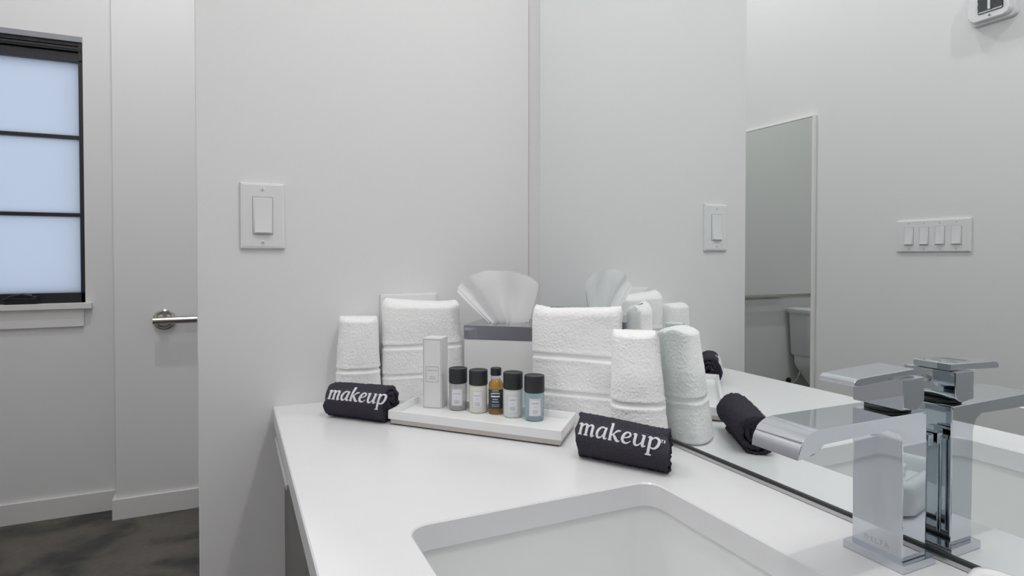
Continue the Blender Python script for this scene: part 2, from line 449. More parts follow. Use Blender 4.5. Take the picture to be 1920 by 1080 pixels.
# framed mirror on the facing wall
fm = thing('framed_mirror', 'full-length mirror in a thin white frame on the facing wall', 'mirror', (OX, 2.11, 0))
fy0, fy1, fz0, fz1 = 1.823-2.11, 2.11-1.823, 0.20, 1.757
box('mirror_glass', 0.006, 0.012, fy0+0.012, fy1-0.012, fz0+0.010, fz1-0.006, 'mirror2', fm)
for a in ((fy0, fy0+0.013, fz0, fz1), (fy1-0.013, fy1, fz0, fz1)): box('frame_stile', 0.001, 0.016, *a, 'trim', fm, 0.002)
for a in ((fz0, fz0+0.012), (fz1-0.007, fz1)): box('frame_rail', 0.001, 0.016, fy0+0.013, fy1-0.013, *a, 'trim', fm, 0.002)

# ------------------------------------------------------------------ wall plates
def rocker_plate(t, n, w, h, pitch, lower=0.0):
    """built in local coords: plate lies in XZ, front towards -Y"""
    bm = bmesh.new(); add_box(bm, -w/2, w/2, -0.007, -0.0005, -h/2, h/2)
    ed = [e for e in bm.edges if all(v.co.y < -0.006 for v in e.verts)]
    bmesh.ops.bevel(bm, geom=ed, offset=0.0045, segments=2, affect='EDGES', profile=0.6)
    from_bm('plate', bm, 'plastic', t)
    for i in range(n):
        x = (i-(n-1)/2)*pitch
        box('surround', x-0.0168, x+0.0168, -0.0076, -0.0070, -0.0335, 0.0335, 'slot', t)
        box('switch_frame', x-0.0162, x+0.0162, -0.0085, -0.0070, -0.0328, 0.0328, 'plastic', t, 0.0006)
        prism('rocker', [(-0.0079, 0.0300), (-0.0125 if False else -0.0092, 0.0300), (-0.0092, 0.002), (-0.0135, -0.0300), (-0.0079, -0.0300)], 0, x-0.0135, x+0.0135, 'plastic', t, 0.0005)
        for z in (0.0475, -0.0475):
            sc = lathe('screw', [(0.0034, 0.0), (0.0034, -0.0008), (0.0026, -0.0012)], 'plastic', t, 16, (x, -0.0069, z), 'y')
            a = 0.5 if z < 0 else 1.5
            dx, dz = 0.0026*math.cos(a), 0.0026*math.sin(a)
            tube('screw_slot', [(x-dx, -0.0081, z-dz), (x+dx, -0.0081, z+dz)], 0.00055, 'slot', sc, 6)
t = thing('light_switch', 'single white rocker light switch on the partition wall', 'light switch', (0.0477, WY, 1.2182)); rocker_plate(t, 1, 0.0742, 0.1177, 0.046)
t = thing('switch_bank', 'white plate of four rocker switches on the facing wall, seen in the mirror', 'light switch', (OX, 1.3413, 1.2193), math.pi/2); rocker_plate(t, 4, 0.2557, 0.1177, 0.0545)

ot = thing('outlet_plate', 'white wide outlet plate behind the folded towel', 'outlet', (0.3158, WY, 1.013))
bm = bmesh.new(); add_box(bm, -0.0575, 0.0575, -0.007, -0.0005, -0.0585, 0.0585)
bmesh.ops.bevel(bm, geom=[e for e in bm.edges if all(v.co.y < -0.006 for v in e.verts)], offset=0.004, segments=2, affect='EDGES', profile=0.6)
from_bm('plate', bm, 'plastic', ot)
for x in (-0.023, 0.023):
    o = box('receptacle', x-0.0165, x+0.0165, -0.0085, -0.007, -0.033, 0.033, 'plastic', ot, 0.0006)
    for z in (-0.017, 0.017):
        for s in (-0.006, 0.006): box('prong_slot', x+s-0.0008, x+s+0.0008, -0.0087, -0.0083, z-0.004, z+0.004, 'slot', o)

# fire alarm strobe on the facing wall
st = thing('alarm_strobe', 'white wall strobe with a clear ribbed lens, high on the facing wall', 'alarm strobe', (OX, 1.152, 1.995), math.pi/2)
prism('backplate', rrect(-0.066, 0.066, -0.075, 0.075, 0.014), 1, -0.022, -0.001, 'plastic', st, 0.003, 2)
prism('housing', rrect(-0.060, 0.060, -0.069, 0.069, 0.016), 1, -0.045, -0.020, 'plastic', st, 0.006, 3)
prism('bezel', rrect(-0.043, 0.030, -0.050, 0.055, 0.005), 1, -0.0462, -0.044, 'gasket', st)
rf = prism('reflector', rrect(-0.041, 0.028, -0.048, 0.053, 0.004), 1, -0.0475, -0.045, 'chrome', st)
for k in range(9):
    z = -0.042 + k*0.0105
    prism('lens_rib', [(-0.041, z), (-0.041, z+0.0085), (0.0, z+0.0085), (0.028, z+0.0085), (0.028, z)], 1, -0.050-0.002*(k % 2), -0.0475, 'lens', rf)
tube('flash_tube', [(-0.006, -0.053, -0.042), (-0.006, -0.053, 0.045)], 0.004, 'plastic', rf)
lathe('screw', [(0.003, 0.0), (0.003, -0.002), (0.002, -0.003)], 'slot', st, 12, (-0.004, -0.0452, -0.060), 'y')

# ------------------------------------------------------------------ grab bar, toilet, bin
gb = thing('grab_bar', 'brushed steel grab bar on the boxed-out wall', 'grab bar', (0, FY, 0.863))
tube('bar', [(-0.322, -0.052, 0), (0.58, -0.052, 0)], 0.0158, 'steel', gb, 24)
for x in (-0.283, 0.545):
    lathe('flange', [(0.045, -0.001), (0.045, -0.008), (0.039, -0.013), (0.033, -0.013), (0.030, -0.008), (0.024, -0.008)], 'steel', gb, 32, (x, 0, 0), 'y')
    lathe('post', [(0.016, -0.008), (0.016, -0.05)], 'steel', gb, 20, (x, 0, 0), 'y')

def loft(name, loops, m, parent, cap=True, auto=40):
    n = len(loops[0]); V = [p for L in loops for p in L]; f = []
    for i in range(len(loops)-1):
        for k in range(n):
            k2 = (k+1) % n; f.append((i*n+k, i*n+k2, (i+1)*n+k2, (i+1)*n+k))
    if cap: f.append(tuple(range(n))); f.append(tuple((len(loops)-1)*n+k for k in range(n)))
    return pydata(name, V, f, m, parent, True, auto)
def egg(cx, cy, rx, ry0, ry1, z, n=40):
    """ry0 towards -y (front), ry1 towards +y"""
    P = []
    for k in range(n):
        a = 2*math.pi*k/n; s = math.sin(a)
        P.append((cx+rx*math.cos(a), cy+(ry1 if s > 0 else ry0)*s, z))
    return P
tl = thing('toilet', 'white two-piece toilet below the grab bar, seen in the framed mirror', 'toilet', (0.37, FY, 0))
def rl(x0, x1, y0, y1, r, z): return [(p[0], p[1], z) for p in rrect(x0, x1, y0, y1, r, 6)]
loft('tank', [rl(-0.185, 0.185, -0.185, -0.030, 0.03, 0.445), rl(-0.195, 0.195, -0.195, -0.026, 0.03, 0.46), rl(-0.212, 0.212, -0.212, -0.022, 0.03, 0.745)], 'porcelain', tl)
loft('tank_lid', [rl(-0.222, 0.222, -0.222, -0.018, 0.03, 0.746), rl(-0.226, 0.226, -0.226, -0.016, 0.03, 0.757), rl(-0.226, 0.226, -0.226, -0.016, 0.03, 0.774), rl(-0.216, 0.216, -0.216, -0.022, 0.03, 0.781)], 'porcelain', tl)
tube('flush_lever', [(-0.15, -0.212, 0.69), (-0.15, -0.235, 0.69), (-0.08, -0.238, 0.68)], [0.010, 0.008, 0.006], 'chrome', tl)
loft('bowl', [egg(0, -0.36, 0.115, 0.20, 0.22, 0.0), egg(0, -0.36, 0.105, 0.18, 0.22, 0.05), egg(0, -0.38, 0.10, 0.17, 0.22, 0.18), egg(0, -0.42, 0.15, 0.22, 0.27, 0.30), egg(0, -0.44, 0.185, 0.26, 0.33, 0.385), egg(0, -0.44, 0.185, 0.26, 0.33, 0.40)], 'porcelain', tl)
loft('tank_deck', [rl(-0.09, 0.09, -0.25, -0.12, 0.04, 0.20), rl(-0.165, 0.165, -0.27, -0.045, 0.03, 0.36), rl(-0.178, 0.178, -0.28, -0.040, 0.03, 0.395), rl(-0.178, 0.178, -0.28, -0.040, 0.03, 0.444)], 'porcelain', tl)
loft('seat', [egg(0, -0.45, 0.187, 0.26, 0.20, 0.401), egg(0, -0.45, 0.19, 0.265, 0.20, 0.412), egg(0, -0.45, 0.187, 0.26, 0.20, 0.42)], 'plastic', tl)
loft('seat_lid', [egg(0, -0.45, 0.186, 0.26, 0.20, 0.4205), egg(0, -0.45, 0.189, 0.263, 0.20, 0.43), egg(0, -0.45, 0.17, 0.24, 0.19, 0.442)], 'plastic', tl)
sv = lathe('supply_valve', [(0.012, -0.002), (0.012, -0.045), (0.009, -0.05)], 'chrome', tl, 16, (-0.235, 0, 0.255), 'y')
lathe('valve_handle', [(0.012, -0.05), (0.020, -0.052), (0.020, -0.066), (0.012, -0.07)], 'black', sv, 16, (-0.235, 0, 0.27), 'y')
tube('supply_hose', [(-0.235, -0.04, 0.262), (-0.215, -0.06, 0.235), (-0.17, -0.08, 0.28), (-0.14, -0.085, 0.36), (-0.135, -0.09, 0.446)], 0.006, 'steel', tl, 8)

wb = thing('waste_bin', 'small white waste bin with a dark base beside the toilet', 'waste bin', (-0.043, 2.80, 0))
lathe('base', [(0.088, 0.0), (0.088, 0.08), (0.083, 0.085)], 'black', wb, 32)
lathe('body', [(0.086, 0.0852), (0.096, 0.089), (0.096, 0.262), (0.090, 0.265), (0.086, 0.262), (0.086, 0.10)], 'binwhite', wb, 32)

# ------------------------------------------------------------------ faucet
fc = thing('faucet', 'chrome square single-lever faucet with a flat spout over the sink', 'faucet', (0.5445, 0.354, CT))
def lx(x): return x-0.5445
hw = 0.0235
box('base_plate', lx(0.5215), lx(0.5675), -0.0285, 0.0285, 0.0, 0.0078, 'chrome', fc, 0.0008)
prof = [(0.5605, 0.0078), (0.5605, 0.1335), (0.5600, 0.1360), (0.5580, 0.1368)]
prof += [(0.4230, 0.1368)]
for k in range(1, 9):
    a = math.radians(90*k/8*0.86); prof.append((0.4230-0.0245*math.sin(a), 0.1368-0.0205*(1-math.cos(a))*1.0))
prof += [(0.3985, 0.1150), (0.4025, 0.1147), (0.4200, 0.1178), (0.4245, 0.1215), (0.4275, 0.1252), (0.5130, 0.1258)]
for k in range(1, 7):
    a = math.radians(90*k/6); prof.append((0.5130+0.0145*math.sin(a), 0.1258-0.0145*(1-math.cos(a))))
prof += [(0.5275, 0.0078)]
prism('spout_body', [(lx(p[0]), p[1]) for p in prof], 1, -hw, hw, 'chrome', fc, 0.0011, 2, auto=20)
lathe('aerator', [(0.008, 0.1195), (0.008, 0.1185), (0.006, 0.1178)], 'gasket', fc, 16, (lx(0.437), 0, 0.004))
# handle: block with a rounded underside plus a flat lever
blk = [(0.5265, 0.1405), (0.5265, 0.1672), (0.5560, 0.1676), (0.5560, 0.1480)]
for k in range(1, 7):
    a = math.radians(90*k/6); blk.append((0.5560-0.0105*(1-math.cos(a)), 0.1480-0.0085*math.sin(a)))
hd = prism('handle_block', [(lx(p[0]), p[1]) for p in blk], 1, -hw, hw, 'chrome', fc, 0.0009, 2, auto=25)
lv = [(0.5525, 0.1680), (0.5525, 0.1738), (0.5515, 0.1742), (0.4790, 0.1712), (0.4752, 0.1704), (0.4728, 0.1686), (0.4722, 0.1662), (0.4730, 0.1648), (0.4790, 0.1650)]
prism('lever', [(lx(p[0]), p[1]) for p in lv], 1, -0.0170, 0.0170, 'chrome', hd, 0.0006, 2, auto=25)
lathe('handle_collar', [(0.0165, 0.1366), (0.0185, 0.1372), (0.0185, 0.1395), (0.015, 0.1405)], 'gasket', hd, 28, (lx(0.5410), 0, 0))
lathe('set_screw', [(0.0042, 0.0), (0.0042, 0.0012), (0.0028, 0.0014)], 'chrome_soft', hd, 16, (lx(0.5561), 0.002, 0.1590), 'x')
rod = tube('lift_rod', [(lx(0.5672), 0.004, 0.0), (lx(0.5672), 0.004, 0.098)], 0.0019, 'chrome', fc, 10)
box('lift_knob', lx(0.5632), lx(0.5712), -0.0095, 0.0125, 0.0975, 0.1085, 'chrome', rod, 0.0008)
# engraved maker's lettering low on the column
fd = bpy.data.curves.new('engraving', 'FONT'); fd.body = 'DELTA'; fd.size = 0.0062; fd.align_x = 'CENTER'; fd.extrude = 0.00012; fd.space_character = 1.35
fo = bpy.data.objects.new('engraving_text', fd); COL.objects.link(fo)
bpy.context.view_layer.update()
me = bpy.data.meshes.new_from_object(fo.evaluated_get(bpy.context.evaluated_depsgraph_get()))
bpy.data.objects.remove(fo)
eo = link('engraving', me, 'chrome_soft', fc); eo.location = (lx(0.5274), 0.0, 0.0145)
eo.rotation_euler = (math.pi/2, 0, -math.pi/2)

# ------------------------------------------------------------------ soap dish at the right edge
sd = thing('soap_dish', 'white ceramic soap dish beside the faucet at the right edge', 'soap dish', (0.478, 0.205, CT), math.radians(14))
A_ = lambda o, z, r: [(p[0], p[1], z) for p in rrect(-0.062-o, 0.062+o, -0.055-o, 0.055+o, r, 8)]
loft('dish', [A_(-0.006, 0.0, 0.012), A_(0, 0.004, 0.014), A_(0, 0.030, 0.014), A_(-0.003, 0.036, 0.013), A_(-0.008, 0.037, 0.010), A_(-0.013, 0.034, 0.008), A_(-0.016, 0.020, 0.006)], 'ceramic', sd, auto=70)
soap = loft('soap_bar', [[(p[0], p[1], z) for p in rrect(-a, a, -b, b, 0.012, 6)] for a, b, z in ((0.028, 0.018, 0.0), (0.033, 0.023, 0.004), (0.033, 0.023, 0.012), (0.028, 0.018, 0.016))], 'ceramic', None)
soap.location = (0.478, 0.205, CT+0.0202); soap.rotation_euler = (0, 0, math.radians(14)); tag(soap, 'white soap bar lying in the soap dish', 'soap')

# ------------------------------------------------------------------ white towels
def towel(name, label, base, top, w, t, h, rot, bands, seed, wtop=1.0, wbot=1.0, tbot=1.0, p=3.2, step=0.0010, sag=0.004, topround=0.016, group=None, corner=0.010):
    """upright folded towel: superellipse cross-section, fold along the top, woven bands, terry relief"""
    th = thing(name, label, 'towel', (base[0], base[1], CT), rot, group)
    per = 2*(w+t)*0.95; nu = int(per/step); nv = int(h/step)
    a = np.linspace(0, 2*np.pi, nu, endpoint=False)
    # equal spacing along the superellipse
    aa = np.linspace(0, 2*np.pi, 4000)
    sx = np.sign(np.cos(aa))*np.abs(np.cos(aa))**(2/p)*w/2; sy = np.sign(np.sin(aa))*np.abs(np.sin(aa))**(2/p)*t/2
    L = np.concatenate([[0], np.cumsum(np.hypot(np.diff(sx), np.diff(sy)))]); s = np.linspace(0, L[-1], nu, endpoint=False)
    X = np.interp(s, L, sx); Y = np.interp(s, L, sy)
    ca, sa = math.cos(-rot), math.sin(-rot)
    dxw, dyw = top[0]-base[0], top[1]-base[1]
    lean = (dxw*ca-dyw*sa, dxw*sa+dyw*ca)
    zz = np.linspace(0, 1, nv)
    rows = []
    Z = zz*h
    fr = topround
    for z, v in zip(Z, zz):
        kw = wbot+(wtop-wbot)*v; kt = tbot+(1-tbot)*min(1, v*1.4)
        if z > h-fr:
            q = (z-(h-fr))/fr; kt *= max(0.06, math.sqrt(max(0, 1-q*q))); kw *= 1-2*corner/w*(1-math.sqrt(max(0, 1-q*q*0.97)))
        if z < 0.006: e = 1-0.10*(1-z/0.006)**2; kw *= e; kt *= e
        rows.append(np.stack([X*kw+lean[0]*v, Y*kt+lean[1]*v, np.full(nu, z)], -1))
    V = np.array(rows)                                  # nv, nu, 3
    # outward normals of the cross-section (approx.)
    N = np.stack([np.gradient(Y, edge_order=1), -np.gradient(X)], -1)
    N = np.stack([np.roll(Y, -1)-np.roll(Y, 1), np.roll(X, 1)-np.roll(X, -1)], -1); N /= np.linalg.norm(N, axis=1)[:, None]+1e-9
    P = V.reshape(-1, 3)
    low = vnoise(P*20, seed).reshape(nv, nu)*0.0028 + vnoise(P*55, seed+1).reshape(nv, nu)*0.0006
    fine = vnoise(P*480, seed+2).reshape(nv, nu)*0.00036 + vnoise(P*980, seed+3).reshape(nv, nu)*0.00050
    band = np.zeros((nv, nu)); dent = np.zeros((nv, nu))
    wob = vnoise(np.stack([V[..., 0].ravel()*18, V[..., 1].ravel()*18, np.zeros(nv*nu)], -1), seed+5).reshape(nv, nu)*0.0022
    for bz, bw, dp in bands:
        dz = np.abs(V[..., 2]-bz-wob)
        k = np.clip(1-(dz/bw)**4, 0, 1); band = np.maximum(band, k); dent -= k*dp
        dent += np.exp(-((V[..., 2]-bz-wob-bw*1.5)/(bw*0.8))**2)*dp*0.35 + np.exp(-((V[..., 2]-bz-wob+bw*1.5)/(bw*0.8))**2)*dp*0.35
    disp = low + fine*(1-band*0.85) + dent
    fade = np.clip(V[..., 2]/0.004, 0, 1); disp *= fade
    V[..., 0] += N[None, :, 0]*disp; V[..., 1] += N[None, :, 1]*disp
    tp = np.clip((V[..., 2]-(h-fr*2))/(fr*2), 0, 1)
    V[..., 2] += tp*(vnoise(np.stack([V[..., 0].ravel()*26+seed, V[..., 1].ravel()*10, np.zeros(nv*nu)], -1), seed+7).reshape(nv, nu)*sag + fine*0.9)
    nb = (nv-1)*nu
    # close the top ridge: stitch opposite sides of the last ring, and cap the bottom
    caps = [tuple(range(nu))]
    caps.append(tuple(nb+k for k in range(nu)))
    grid_mesh('terry_body', V, nu, nv, 'terry', th, True, caps)
    return th
u3 = math.atan2(-0.73, 0.68)
towel('folded_towel', 'large white folded towel standing behind the carton, against the partition wall', (0.330, 1.128), (0.329, 1.133), 0.152, 0.062, 0.190, math.radians(-7),
      [(0.104, 0.0045, 0.0016), (0.050, 0.0040, 0.0013)], 11, wtop=0.99, wbot=1.02, p=3.6, sag=0.006, group='white towels on the counter')
towel('folded_towel', 'large white folded towel standing between tissue box and mirror', (0.5150, 0.8590), (0.5155, 0.8600), 0.154, 0.034, 0.191, u3,
      [(0.110, 0.0048, 0.0018), (0.050, 0.0044, 0.0016)], 23, wtop=0.99, wbot=1.0, p=4.0, sag=0.003, corner=0.005, group='white towels on the counter')
towel('folded_washcloth', 'small white folded washcloth standing leftmost, behind the rolled charcoal cloth', (0.2085, 1.128), (0.2095, 1.138), 0.070, 0.058, 0.162, math.radians(-14),
      [(0.066, 0.0040, 0.0016)], 37, wtop=0.97, wbot=1.14, tbot=1.0, p=2.8, sag=0.002, topround=0.010, corner=0.003, group='white towels on the counter')
towel('folded_washcloth', 'small white folded washcloth leaning beside the mirror, behind the larger charcoal roll', (0.5310, 0.711), (0.5380, 0.732), 0.066, 0.056, 0.166, math.radians(-34),
      [(0.062, 0.0042, 0.0018)], 51, wtop=0.97, wbot=1.24, tbot=1.12, p=2.8, sag=0.002, topround=0.010, corner=0.003, group='white towels on the counter')

# ------------------------------------------------------------------ rolled charcoal cloths with white lettering
GLYPHS = {
 'm': (1.52, [[(-.02,.86,.08),(.10,.97,.12),(.22,.98,.14)], [(.20,1.0,.22),(.20,0,.22)], [(.03,.04,.09),(.37,.04,.09)], [(.24,.62,.07),(.38,.86,.10),(.54,.98,.16),(.68,.90,.22),(.71,.70,.22)], [(.71,.75,.22),(.71,0,.22)], [(.54,.04,.09),(.88,.04,.09)],
              [(.74,.62,.07),(.88,.86,.10),(1.04,.98,.16),(1.18,.90,.22),(1.21,.70,.22)], [(1.21,.75,.22),(1.21,.10,.22),(1.30,.05,.12),(1.44,.12,.07)]]),
 'a': (1.10, [[(.80,.90,.12),(.55,1.0,.14),(.27,.80,.20),(.14,.45,.22),(.20,.12,.19),(.38,.04,.14),(.60,.20,.09),(.78,.55,.08)], [(.86,1.02,.17),(.80,.60,.22),(.78,.16,.21),(.88,.04,.14),(1.04,.14,.07)]]),
 'k': (1.10, [[(.03,1.52,.08),(.20,1.60,.16)], [(.20,1.62,.22),(.20,0,.22)], [(.06,.04,.09),(.36,.04,.09)], [(.24,.40,.09),(.50,.66,.10),(.70,.90,.15),(.92,.96,.14)], [(.72,.97,.08),(1.0,.97,.08)], [(.42,.58,.14),(.62,.28,.22),(.80,.07,.20),(1.02,.06,.09)]]),
 'e': (0.94, [[(.16,.46,.08),(.45,.50,.10),(.70,.66,.15),(.70,.88,.17),(.50,.99,.13),(.28,.84,.19),(.13,.46,.23),(.20,.14,.21),(.42,.03,.15),(.62,.08,.10),(.82,.26,.07)]]),
 'u': (1.20, [[(.00,.90,.08),(.12,.98,.12),(.22,.99,.15)], [(.22,1.0,.22),(.20,.32,.22),(.28,.08,.19),(.46,.04,.13),(.66,.20,.09),(.84,.50,.08)], [(.68,.97,.08),(.88,.99,.12)], [(.90,1.0,.22),(.86,.18,.22),(.96,.04,.14),(1.12,.14,.07)]]),
 'p': (1.15, [[(.02,.88,.08),(.14,.98,.12),(.24,.98,.15)], [(.24,1.0,.22),(.20,-.56,.22)], [(-.02,-.54,.09),(.46,-.54,.09)], [(.26,.62,.07),(.46,.92,.11),(.70,.99,.17),(.93,.78,.22),(.90,.38,.22),(.70,.08,.17),(.45,.03,.11),(.27,.14,.07)]]),
}
def text_strips(word, slant=0.13):
    out, x = [], 0.0
    for ch in word:
        adv, strokes = GLYPHS[ch]
        for st_ in strokes:
            # smooth polyline (Catmull-Rom)
            P = np.array(st_, float); Q = []
            for i in range(len(P)-1):
                p0, p1, p2, p3 = P[max(i-1, 0)], P[i], P[i+1], P[min(i+2, len(P)-1)]
                ns = 6 if len(P) > 2 else 8
                for k in range(ns):
                    tt = k/ns
                    Q.append(0.5*((2*p1)+(-p0+p2)*tt+(2*p0-5*p1+4*p2-p3)*tt**2+(-p0+3*p1-3*p2+p3)*tt**3))
            Q.append(P[-1]); Q = np.array(Q)
            T = np.gradient(Q[:, :2], axis=0); T /= np.linalg.norm(T, axis=1)[:, None]+1e-9
            Nn = np.stack([-T[:, 1], T[:, 0]], -1)*Q[:, 2:3]*0.56
            A, B = Q[:, :2]+Nn, Q[:, :2]-Nn
            for R in (A, B): R[:, 0] += x + R[:, 1]*slant
            out.append((A, B))
        x += adv
    return out, x

def cloth_roll(label, ctr, rot, length, a, b, taper, seed, text_s0, text_w, th0, tm=False, shear=0.0):
    """ctr: contact centre on the counter. local x along the roll (left to right from the front), local -y is the front"""
    th = thing('rolled_cloth', label, 'towel', (ctr[0], ctr[1], CT), rot, 'rolled charcoal makeup cloths')
    TURN = 3.1; START = math.radians(-112)      # outer edge lies low on the front side, wraps upwards over the top
    def rho(tt): return 1.0 - 0.86*tt/(2*math.pi*TURN)
    THK = 0.86/TURN*0.80
    def place(s, ang, r):
        k = 1 + taper*(s/length)
        y = -a*k*np.cos(ang)*r; zc = b*(1+taper*0.5)
        z = b*k*np.sin(ang)*r
        z0 = -b*k*0.90
        z = np.where(z < z0, z0 + (z-z0)*0.25, z)
        y = y*(1+0.10*np.clip(-z/(b*k), 0, 1))
        return np.stack([s - shear*y, y, z - z0 + b*k*0.026], -1)
    nt = int(2*math.pi*TURN*0.03/0.0011*0.62); ns = int(length/0.0012)
    tt = np.linspace(0, 2*math.pi*TURN, nt)
    # ring: outer side going in, then inner side coming back
    ang = START + tt                              # increasing angle goes front -> top -> back
    ringA = np.concatenate([ang, ang[::-1]]); ringR = np.concatenate([rho(tt), (rho(tt)-THK)[::-1]])
    ringT = np.concatenate([tt, tt[::-1]]); side = np.concatenate([np.ones(nt), -np.ones(nt)])
    nr = len(ringA)
    S = np.linspace(-length/2, length/2, ns)
    V = []
    bl, bh = th0-0.16, th0+0.66      # flat-weave band (angles on the first wrap)
    for s in S:
        P = place(np.full(nr, s), ringA, ringR)
        V.append(P)
    V = np.array(V)
    Pn = V.reshape(-1, 3); Pn2 = np.concatenate([Pn[:, :2]*1.0, Pn[:, 2:]], 1)
    n = vnoise(Pn2*420, seed)*0.0008 + vnoise(Pn2*800, seed+1)*0.0007 + vnoise(Pn2*45, seed+2)*0.0012
    n = n.reshape(ns, nr)
    inband = (ringT < 2*math.pi) & (side > 0) & (ringA > bl) & (ringA < bh)
    n = n*np.where(inband, 0.25, 1.0)[None, :] - np.where(inband, 0.0006, 0.0)[None, :]
    ysc = -np.cos(ringA); zsc = np.sin(ringA)
    V[..., 1] += ysc[None]*n*side[None]; V[..., 2] += zsc[None]*n*side[None]
    # ragged ends
    V[..., 0] += (np.sign(S)[:, None]*np.clip(np.abs(S[:, None])/(length/2)-0.94, 0, 1)*0.05)*vnoise(np.stack([ringT*3, side*3, np.zeros(nr)], -1), seed+4)[None, :]
    V[..., 2] = np.maximum(V[..., 2], 0.0003)
    caps = []
    for base in (0, (ns-1)*nr):
        for i in range(nt-1): caps.append((base+i, base+i+1, base+nr-2-i, base+nr-1-i))
    body = grid_mesh('terry_body', V, nr, ns, 'dark_terry', th, True, caps)
    body.data.materials.append(M['dark_weave'])
    ring_face = np.zeros(nr, bool); ring_face[:] = inband
    mi = np.zeros(len(body.data.polygons), np.int32); q = np.tile(ring_face, ns-1); mi[:len(q)] = q
    body.data.polygons.foreach_set('material_index', mi); body.data.update()
    # lettering
    strips, tw = text_strips('makeup'); k = text_w/tw
    v, f = [], []
    def surf(U, Vv, off):
        s = text_s0 + U*k; an = th0 + Vv*k/((a+b)/2)
        r = rho(an-START)
        return place(s, an, r + off/((a+b)/2))
    for A, B in strips:
        n0 = len(v); m_ = len(A)
        C = (A+B)/2
        for arr, off in ((A, -0.0003), (A*0.92+B*0.08, 0.0010), (C, 0.0013), (B*0.92+A*0.08, 0.0010), (B, -0.0003)):
            v += surf(arr[:, 0], arr[:, 1], off).tolist()
        for r_ in range(4):
            for i in range(m_-1): f.append((n0+r_*m_+i, n0+r_*m_+i+1, n0+(r_+1)*m_+i+1, n0+(r_+1)*m_+i))
        for e in (0, m_-1): f.append(tuple(n0+r_*m_+e for r_ in range(5)))
    if tm:
        for U0, V0, w_, h_ in ((tw+0.02, 0.86, 0.16, 0.07), (tw+0.07, 0.62, 0.06, 0.26), (tw+0.24, 0.62, 0.05, 0.31), (tw+0.30, 0.66, 0.05, 0.22)):
            n0 = len(v)
            for (du, dv) in ((0, 0), (w_, 0), (w_, h_), (0, h_)): v += surf(np.array([U0+du]), np.array([V0+dv]), 0.0011).tolist()
            f.append((n0, n0+1, n0+2, n0+3))
    lt = pydata('lettering', v, f, 'thread', th, True, 60); lt['label'] = 'white serif makeup lettering'
    return th
cloth_roll('rolled charcoal cloth reading makeup at the left end of the tray', (0.1965, 1.0345), math.radians(-46.5), 0.114, 0.0300, 0.0325, 0.04, 5, -0.0510, 0.1165, 0.12)
cloth_roll('larger rolled charcoal cloth reading makeup between tray and sink', (0.4705, 0.6645), math.radians(-58.5), 0.127, 0.0305, 0.0310, -0.08, 8, -0.0610, 0.1150, 0.20, tm=True, shear=0.26)

# ------------------------------------------------------------------ tissue box
TR = -0.675
tb = thing('tissue_box', 'white square tissue box cover with a chrome lid', 'tissue box', (0.4735, 1.041, CT), TR)
hb = 0.0680
box('cover', -hb+0.001, hb-0.001, -hb+0.001, hb-0.001, 0.0, 0.1247, 'lacquer', tb, 0.002)
def lid():
    bm = bmesh.new()
    o = rrect(-hb, hb, -hb, hb, 0.003, 3); i = [(0.030*math.cos(2*math.pi*k/16), 0.014*math.sin(2*math.pi*k/16)) for k in range(16)]
    oT = [bm.verts.new((p[0], p[1], 0.1490)) for p in o]; oB = [bm.verts.new((p[0], p[1], 0.1250)) for p in o]
    iT = [bm.verts.new((p[0]*1.25, p[1]*1.0, 0.1490)) for p in i]; iB = [bm.verts.new((p[0]*1.25, p[1]*1.0, 0.1465)) for p in i]
    for A, B in ((oT, oB), (iT, iB)):
        n = len(A)
        for k in range(n): bm.faces.new((A[k], A[(k+1) % n], B[(k+1) % n], B[k]))
    ed = [bm.edges.get((L[k], L[(k+1) % len(L)])) for L in (oT, iT) for k in range(len(L))]
    bmesh.ops.triangle_fill(bm, edges=ed, use_beauty=True)
    bm.faces.new(oB)
    return from_bm('lid', bm, 'lid_chrome', tb, auto=40)
lid()
prism('slot_well', [(0.0372*math.cos(2*math.pi*k/16), 0.0137*math.sin(2*math.pi*k/16)) for k in range(16)], 2, 0.1452, 0.1464, 'black', tb)

